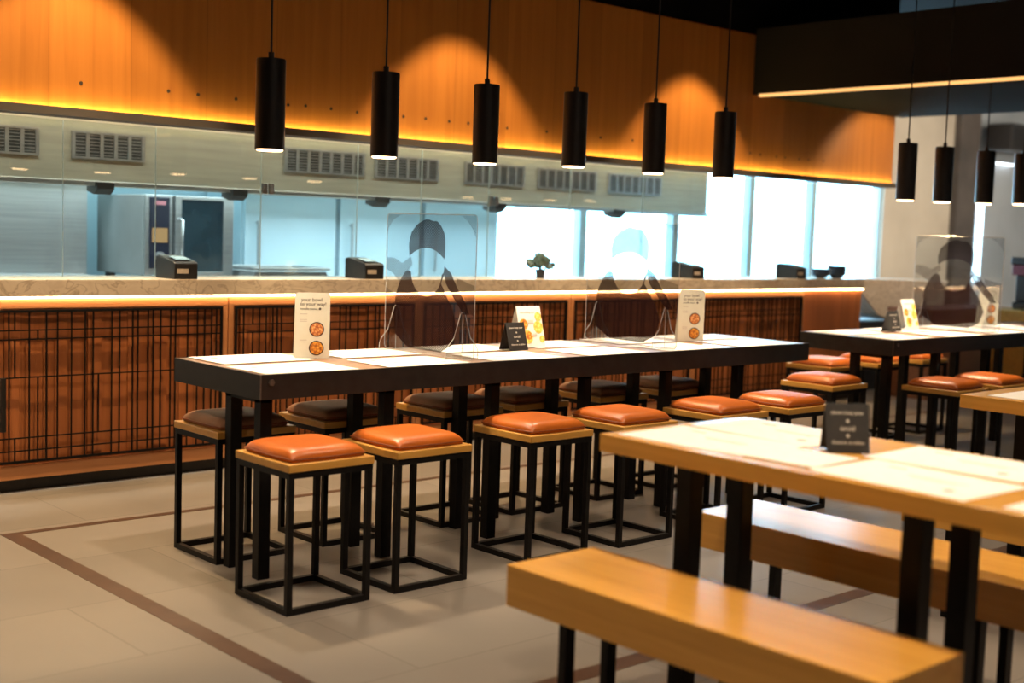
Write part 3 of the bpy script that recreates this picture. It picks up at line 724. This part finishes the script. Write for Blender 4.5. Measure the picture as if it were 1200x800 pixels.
# ------------------------------------------------------------------ menu cards
def rot_x(): return Matrix.Rotation(PI/2, 4, 'X')
def at_m(x, y, z): return Matrix.Translation((x, y, z)) @ rot_x()
def make_menu():
    T = thing('menu_card', (0, 0, 0), 0, '', 'menu card', 'tall cream menu cards')
    w, h = 0.072, 0.272
    pts = [(-w, 0), (w, 0), (w, h-0.008), (w-0.008, h), (-w+0.008, h), (-w, h-0.008)]
    MB().prism(pts, 0.0, 0.0012, 'y').build('front_sheet', 'cream', T)
    MB().prism([(0.0012, h-0.004), (0.0024, h-0.004), (0.0524, 0.0), (0.0512, 0.0)], -w, w, 'x').build('back_sheet', 'cream', T)
    text_mesh('lettering', 'your bowl', 0.021, 'ink', T, at_m(-0.048, -0.0004, h-0.036), align='LEFT')
    text_mesh('lettering', 'to your way!', 0.021, 'ink', T, at_m(-0.052, -0.0004, h-0.054), align='LEFT')
    text_mesh('lettering', 'noodle menu', 0.013, 'ink', T, at_m(-0.052, -0.0004, h-0.071), align='LEFT')
    MB().cyl((0.030, h-0.067), 0.005, -0.0006, 0, 12, axis='y').build('emblem', 'ink', T)
    for z in (h-0.09, h-0.113, h-0.120, h-0.198, h-0.206):
        MB().box(-0.052, -0.022, -0.0005, 0, z, z+0.0025).build('small_print', 'pale_ink', T)
    for z, m in ((0.120, 'noodles'), (0.042, 'curry')):
        MB().cyl((0.018, z), 0.031, -0.0006, 0.0, 36, axis='y').build('bowl_picture', 'bowl_rim', T)
        MB().cyl((0.018, z), 0.0265, -0.0010, -0.0006, 36, axis='y').build('food_picture', m, T)
    return T
mc = make_menu()
place(mc, False, (2.958, 4.472, TH+0.002), math.radians(-27), 'tall cream menu card with dish pictures, left one on the near high table')
place(mc, True, (5.30, 4.395, TH+0.002), math.radians(-27), 'tall cream menu card with dish pictures at the near high table\'s far end')
place(mc, True, (8.58, 4.42, TH+0.002), math.radians(-35), 'tall beige menu card on the far high table behind its clear screen')

def make_black_card():
    T = thing('table_card', (0, 0, 0), 0, '', 'table card', 'small black tent cards')
    w, h, s = 0.058, 0.128, 0.038
    tl = math.atan2(s, h); R3 = Matrix.Rotation(-tl, 4, 'X')
    MB().prism([(0, 0), (0.0015, 0), (s+0.0015, h), (s, h)], -w, w, 'x').build('front_sheet', 'card_black', T)
    MB().prism([(s, h), (s+0.0015, h), (2*s+0.0015, 0), (2*s, 0)], -w, w, 'x').build('back_sheet', 'card_black', T)
    def am(z): return R3 @ at_m(0, -0.0005, z)
    text_mesh('lettering', 'please keep your', 0.0125, 'card_white_ink', T, am(0.104))
    text_mesh('lettering', 'social', 0.018, 'card_white_ink', T, am(0.060))
    text_mesh('lettering', 'distance at tables', 0.0125, 'card_white_ink', T, am(0.024))
    for z in (0.085, 0.046):
        m_ = MB().cyl((0, z), 0.0045, -0.0009, -0.0003, 5, axis='y'); o = m_.build('star_mark', 'card_white_ink', T); o.data.transform(R3)
    return T
bc = make_black_card()
place(bc, False, (4.04, 4.375, TH+0.002), 0, 'small black card with white lettering on the near high table')
place(bc, True, (7.27, 4.35, TH+0.002), 0, 'small black card on the far high table')
place(bc, True, (2.93, 1.875, TH+0.002), math.radians(-42), 'black card with lines of white lettering on the foreground oak table')

def make_food_card():
    T = thing('food_card', (0, 0, 0), 0, '', 'food card', 'white food picture cards')
    w, h, s = 0.078, 0.195, 0.055
    R3 = Matrix.Rotation(-math.atan2(s, h), 4, 'X')
    MB().prism([(0, 0), (0.0015, 0), (s+0.0015, h), (s, h)], -w, w, 'x').build('front_sheet', 'paper', T)
    MB().prism([(s, h), (s+0.0015, h), (2*s+0.0015, 0), (2*s, 0)], -w, w, 'x').build('back_sheet', 'paper', T)
    for (x, z, r, m) in ((0.058, 0.150, 0.022, 'yellow'), (0.05, 0.098, 0.030, 'yellow'), (0.062, 0.040, 0.016, 'yellow'), (-0.045, 0.115, 0.026, 'curry'), (-0.03, 0.052, 0.033, 'yellow'), (-0.022, 0.058, 0.020, 'curry')):
        n = 20; q = MB(); q.cyl((min(x, w-r-0.001), z), r, -0.0012-random.random()*0.0006, -0.0003, n, axis='y')
        o = q.build('food_picture', m, T); o.data.transform(R3)
    for (x0, x1, z0, z1) in ((-0.02, 0.02, 0.118, 0.134), (-0.005, 0.03, 0.056, 0.068)):
        o = MB().box(x0, x1, -0.0022, -0.0018, z0, z1).build('caption_bar', 'pale_ink', T); o.data.transform(R3)
    text_mesh('lettering', 'something new', 0.016, 'pale_ink', T, R3 @ at_m(-0.01, -0.0008, 0.168))
    return T
fc = make_food_card()
place(fc, False, (4.215, 4.46, TH+0.002), 0, 'white card with yellow food pictures on the near high table beside the black card')
place(fc, True, (7.55, 4.40, TH+0.002), 0, 'white card with yellow food pictures on the far high table')

# ------------------------------------------------------------------ clear table screens with halftone print
def make_screen():
    T = thing('table_screen', (0, 0, 0), 0, '', 'table screen', 'clear acrylic table screens')
    W2, H2, r = 0.63, 0.615, 0.02
    # local y: 0 (near end) .. W2 (far end); seen from -x the far end is on the left
    pts = []
    for cx, cy, a0 in ((W2-r, r, -PI/2), (W2-r, H2-r, 0), (r, H2-r, PI/2), (r, r, PI)):
        for k in range(6):
            a = a0 + k/5*PI/2; pts.append((cx+r*math.cos(a), cy+r*math.sin(a)))
    MB().prism(pts, 0.0, 0.004, 'x').build('panel', 'acrylic', T)
    e = MB(); n = len(pts)
    e.tube([(0.002, p[0], p[1]) for p in pts] + [(0.002, *pts[0])], 0.0018, 5)
    e.build('panel_edge', 'acrylic_edge', T)
    for fy in (0.075, 0.545):
        prof = [(-0.09, 0), (-0.088, 0.035), (-0.075, 0.058), (-0.045, 0.09), (-0.028, 0.14), (-0.012, 0.19), (-0.004, 0.20), (0.006, 0.20), (0.016, 0.19), (0.032, 0.14), (0.049, 0.09), (0.079, 0.058), (0.092, 0.035), (0.094, 0)]
        ft = MB().prism([(a, b) for a, b in prof], fy, fy+0.004, 'y').build('foot', 'acrylic', T)
        MB().tube([(a, fy+0.002, b) for a, b in prof], 0.0017, 5).tube([(0.002, fy+0.002, 0.0), (0.002, fy+0.002, 0.19)], 0.0013, 5).build('foot_edge', 'acrylic_edge', ft)
    # print: image coordinates (px in the front view) -> panel y,z
    def P(u, v): return (W2*(1-(u-56)/496.0), H2*(1-(v-62)/655.0))
    def shape(name, mat, uv, off):
        MB().prism([P(*q) for q in uv], -off-0.0006, -off, 'x').build(name, mat, T)
    shape('printed_hair', 'tone_hair', [(192, 262), (188, 205), (200, 150), (232, 110), (268, 92), (290, 84), (322, 96), (340, 92), (368, 118), (388, 160), (391, 205), (388, 268), (368, 250), (338, 230), (300, 219), (255, 224), (220, 240)], 0.0005)
    body = [(120, 640), (110, 540), (118, 450), (140, 390), (168, 340), (188, 330)]
    for k in range(13):
        a = PI + 0.02 - k/12*PI; body.append((290+86*math.cos(a), 335+112*abs(math.sin(a)) if True else 0))
    body += [(392, 330), (372, 380), (400, 430), (440, 500), (462, 580), (440, 660), (380, 700), (200, 700)]
    shape('printed_body', 'tone_body', body, 0.0005)
    shape('printed_hand', 'tone_body', [(388, 300), (425, 330), (455, 385), (500, 450), (528, 510), (500, 515), (462, 470), (430, 425), (400, 380), (385, 330)], 0.0005)
    shape('printed_hand', 'tone_light', [(60, 275), (110, 275), (150, 300), (200, 265), (212, 300), (190, 330), (168, 340), (140, 392), (100, 350), (60, 330)], 0.0005)
    shape('printed_sleeve', 'tone_light', [(455, 350), (550, 380), (550, 520), (530, 505), (500, 440), (458, 385)], 0.0005)
    shape('printed_sleeve', 'tone_light', [(60, 420), (117, 452), (110, 540), (120, 640), (70, 640), (60, 600)], 0.0005)
    shape('printed_corner', 'tone_edge', [(62, 68), (140, 68), (100, 88), (80, 112), (62, 150)], 0.0005)
    shape('printed_corner', 'tone_edge', [(470, 66), (548, 66), (548, 160), (528, 118), (505, 90)], 0.0005)
    return T
sc = make_screen()
place(sc, False, (3.525, 4.105, TH+0.002), 0, 'clear table screen printed with dark haired figure, nearest of the three')
place(sc, True, (4.835, 4.10, TH+0.002), 0, 'clear table screen with faint figure print at the far half of the near high table')
place(sc, True, (7.90, 3.99, TH+0.002), 0, 'clear table screen with figure print on the far high table')

# ------------------------------------------------------------------ right background
T = thing('end_counter', (10.05, 6.35, 0), 0, 'pale stone topped wedge shaped counter beyond the end of the kitchen counter', 'counter')
# tapering pale body narrowing to the floor side
ppts = [(-0.25, 1.03), (1.45, 1.0), (1.15, 0.80), (0.40, 0.65), (0.22, 0.70)]
MB().prism(ppts, 0.0, 0.45, 'y').build('wedge', 'wedge', T, bevel=0.006)
MB().box(-0.35, 1.3, 0.08, 0.42, 0.0, 0.63).build('base', 'black_plastic', T)
T = thing('service_desk', (10.1, 5.72, 0), 0, 'dark reddish wooden service desk behind the far high table', 'desk')
MB().box(0, 1.45, 0, 0.4, 0, 0.75).build('body', 'host_wood', T, bevel=0.004)
MB().box(-0.02, 1.47, -0.02, 0.42, 0.75, 0.79).build('top', 'host_wood', T, bevel=0.004)
T = thing('oak_cabinet', (10.75, 5.05, 0), 0, 'orange oak cabinet at the right edge behind the far high table', 'cabinet')
MB().box(0, 1.0, 0, 0.5, 0.06, 0.76).build('body', 'oak_x', T, bevel=0.004)
MB().box(-0.015, 1.015, -0.015, 0.515, 0.76, 0.80).build('top', 'oak_x', T, bevel=0.004)
MB().box(0.03, 0.97, 0.03, 0.47, 0, 0.06).build('base', 'black_plastic', T)
T = thing('coffee_machine', (11.05, 5.12, 0.802), 0, 'dark machine with crimson band on the oak cabinet at the right edge', 'machine')
MB().box(0.0, 0.50, 0.02, 0.36, 0, 0.06).box(0.05, 0.50, 0.14, 0.36, 0.06, 0.30).build('body', 'black_plastic', T, bevel=0.01)
MB().box(-0.03, 0.52, 0.0, 0.38, 0.39, 0.46).build('head', 'black_plastic', T, bevel=0.012)
MB().box(-0.01, 0.50, 0.01, 0.37, 0.30, 0.39).build('band', 'crimson', T, bevel=0.004)
MB().box(0.08, 0.42, 0.12, 0.139, 0.08, 0.28).build('panel', 'label', T)
MB().cyl((0.1, 0.05), 0.035, 0.20, 0.29, 20).tube([(0.1, 0.02, 0.22), (0.1, -0.10, 0.20)], 0.012, 8).build('handle', 'black_plastic', T)

struct(MB().box(16.2, 16.72, 8.9, 8.995, 0, CEIL).build('trim_4', 'column'), 'dark brown column in the right background')
struct(MB().box(16.93, 17.05, 8.96, 8.99, 0.85, 1.95).build('window_6', emit('slit_daylight', (0.62, 0.86, 1.0), 7.0)), 'narrow bright slit window beside the dark column')
T = thing('air_conditioner', (16.72, 8.45, 2.66), 0, 'black wall air conditioner box in the right background', 'air conditioner')
MB().box(0, 1.3, 0, 0.35, 0, 0.36).build('body', 'black_plastic', T, bevel=0.02)
f = MB()
for k in range(5): f.box(0.08, 1.22, -0.006, 0, 0.06+k*0.05, 0.075+k*0.05)
f.build('vent', 'black_steel', T)
for k in range(4):
    pass
T = thing('wall_light_bar', (17.10, 8.93, 2.53), 0, 'thin white light bar on the grey wall at the right', 'wall light')
MB().box(0, 0.75, 0, 0.06, 0, 0.04).build('housing', 'grille_fin', T)
MB().box(0.02, 0.73, 0.005, 0.055, -0.012, 0.0).build('tube', emit('bar_light', (0.85, 0.93, 1.0), 5.0), T)

# ceiling details
for k, (x, y, lb) in enumerate(((7.0, 5.3, 'left'), (8.55, 5.6, 'right'))):
    T = thing('track_spotlight', (x, y, CEIL), 0, 'small grey track spotlight under the black ceiling, %s one' % lb, 'spotlight', 'track spotlights')
    MB().cyl((0, 0), 0.012, -0.12, 0, 10).build('stem', 'bolt', T)
    MB().cyl((0, 0), 0.04, -0.26, -0.12, 20).build('head', 'panel_grey', T)
T = thing('air_duct', (7.7, 4.2, CEIL-0.16), 0, 'thin grey pipe crossing under the black ceiling', 'pipe')
MB().tube([(-3, 0.3, 0), (0, 0.4, 0), (3, 0.55, 0)], 0.02, 10).build('pipe', 'panel_grey', T)
for q in (-2.5, 0.0, 2.5): MB().box(q-0.01, q+0.01, 0.39+q*0.045, 0.41+q*0.045, 0.0, 0.16).build('hanger', 'panel_grey', T)

# ------------------------------------------------------------------ lights
def spot(name, loc, target, energy, color, size=60, blend=0.5, r=0.05):
    d = bpy.data.lights.new(name, 'SPOT'); d.energy = energy; d.color = color; d.spot_size = math.radians(size); d.spot_blend = blend; d.shadow_soft_size = r
    o = bpy.data.objects.new(name, d); col.objects.link(o); o.location = loc
    o.rotation_euler = (Vector(target)-Vector(loc)).to_track_quat('-Z', 'Y').to_euler(); return o
def area(name, loc, target, energy, color, sx, sy):
    d = bpy.data.lights.new(name, 'AREA'); d.energy = energy; d.color = color; d.shape = 'RECTANGLE'; d.size = sx; d.size_y = sy
    o = bpy.data.objects.new(name, d); col.objects.link(o); o.location = loc
    o.rotation_euler = (Vector(target)-Vector(loc)).to_track_quat('-Z', 'Y').to_euler(); return o
for (x, y, z) in PEND:
    spot('pendant_beam', (x, y, z-0.012), (x, y, 0), 48, (1.0, 0.80, 0.58), 105, 0.7, 0.03)
# wall washers just in front of the oak fascia: scallops, and light on the aisle and the counter front
for x, e in ((0.5, 300), (2.6, 330), (5.05, 290), (7.25, 290)):
    spot('fascia_spot', (x, 5.50, 3.38), (x, 5.50, 0.0), e, (1.0, 0.70, 0.36), 72, 0.25, 0.025)
spot('bulkhead_spot', (9.7, 5.35, 2.37), (9.7, 6.12, 1.75), 42, (1.0, 0.72, 0.40), 100, 0.4, 0.025)
spot('desk_spot', (10.3, 4.9, 2.36), (10.45, 6.3, 0.85), 45, (1.0, 0.82, 0.60), 50, 0.5, 0.04)  # added fill without a fixture, brightens the pale wedge counter
for (x, y, e) in ((1.2, 1.9, 110), (2.45, 2.2, 205), (4.1, 2.6, 150), (0.9, 4.0, 90), (2.4, 0.9, 170), (4.8, 1.2, 130), (6.6, 2.9, 110), (0.2, 0.2, 90), (8.9, 3.6, 100)):
    spot('aisle_downlight', (x, y, 3.38), (x, y, 0), e, (1.0, 0.78, 0.54), 95, 0.6, 0.06)
area('hood_light', (4.4, 7.5, 2.2), (4.4, 7.9, 0), 230, (0.76, 0.92, 1.0), 7.0, 0.7)
area('kitchen_ceiling_light', (3.9, 8.55, 2.56), (3.9, 8.75, 0), 130, (0.62, 0.90, 1.0), 7.4, 0.3)
for k in range(5): spot('counter_spot', (2.6+1.6*k, 4.4, 3.38), (2.6+1.6*k, 6.12, 0.75), 130, (1.0, 0.74, 0.46), 33, 0.5, 0.04)  # added unseen spots that brighten the marble ledge and counter front
area('kitchen_pass_light', (5.0, 6.45, 2.58), (5.0, 6.9, 1.4), 120, (0.95, 0.97, 0.82), 7.5, 0.2)
area('entrance_light', (14.5, 5.5, 3.3), (15.3, 9.0, 1.2), 420, (1.0, 0.86, 0.68), 4.0, 3.0)  # added unseen fill that lifts the dark right background
area('room_ambient', (2.0, -1.0, 3.2), (2.0, 3.0, 0), 12, (1.0, 0.80, 0.62), 5, 2.5)  # unseen fill added for soft general light in the dining area

w = bpy.data.worlds.new('daylight'); scn.world = w; w.use_nodes = True
bg = w.node_tree.nodes['Background']; bg.inputs[0].default_value = (0.42, 0.76, 1.0, 1); bg.inputs[1].default_value = 14.0

# ------------------------------------------------------------------ camera
f, yaw, pitch, roll = 1501.86, 0.7397, 0.0867, 0.0341
cam = bpy.data.cameras.new('camera'); co = bpy.data.objects.new('camera', cam); col.objects.link(co)
cam.sensor_width = 36; cam.lens = f/1200*36; cam.clip_start = 0.05; cam.clip_end = 100
fw = Vector((math.sin(yaw), math.cos(yaw), 0)); rt = Vector((math.cos(yaw), -math.sin(yaw), 0)); up = Vector((0, 0, 1))
F = fw*math.cos(pitch) - up*math.sin(pitch); U = up*math.cos(pitch) + fw*math.sin(pitch)
R3 = rt*math.cos(roll) + U*math.sin(roll); U3 = U*math.cos(roll) - rt*math.sin(roll)
mw = Matrix(((R3.x, U3.x, -F.x, 0), (R3.y, U3.y, -F.y, 0), (R3.z, U3.z, -F.z, 1.35), (0, 0, 0, 1)))
co.matrix_world = mw
cam.dof.use_dof = True; cam.dof.focus_distance = 5.5; cam.dof.aperture_fstop = 1.6
scn.camera = co
scn.view_settings.view_transform = 'Standard'; scn.view_settings.look = 'None'; scn.view_settings.gamma = 1.0
scn.view_settings.use_curve_mapping = False; scn.view_settings.exposure = 0.0
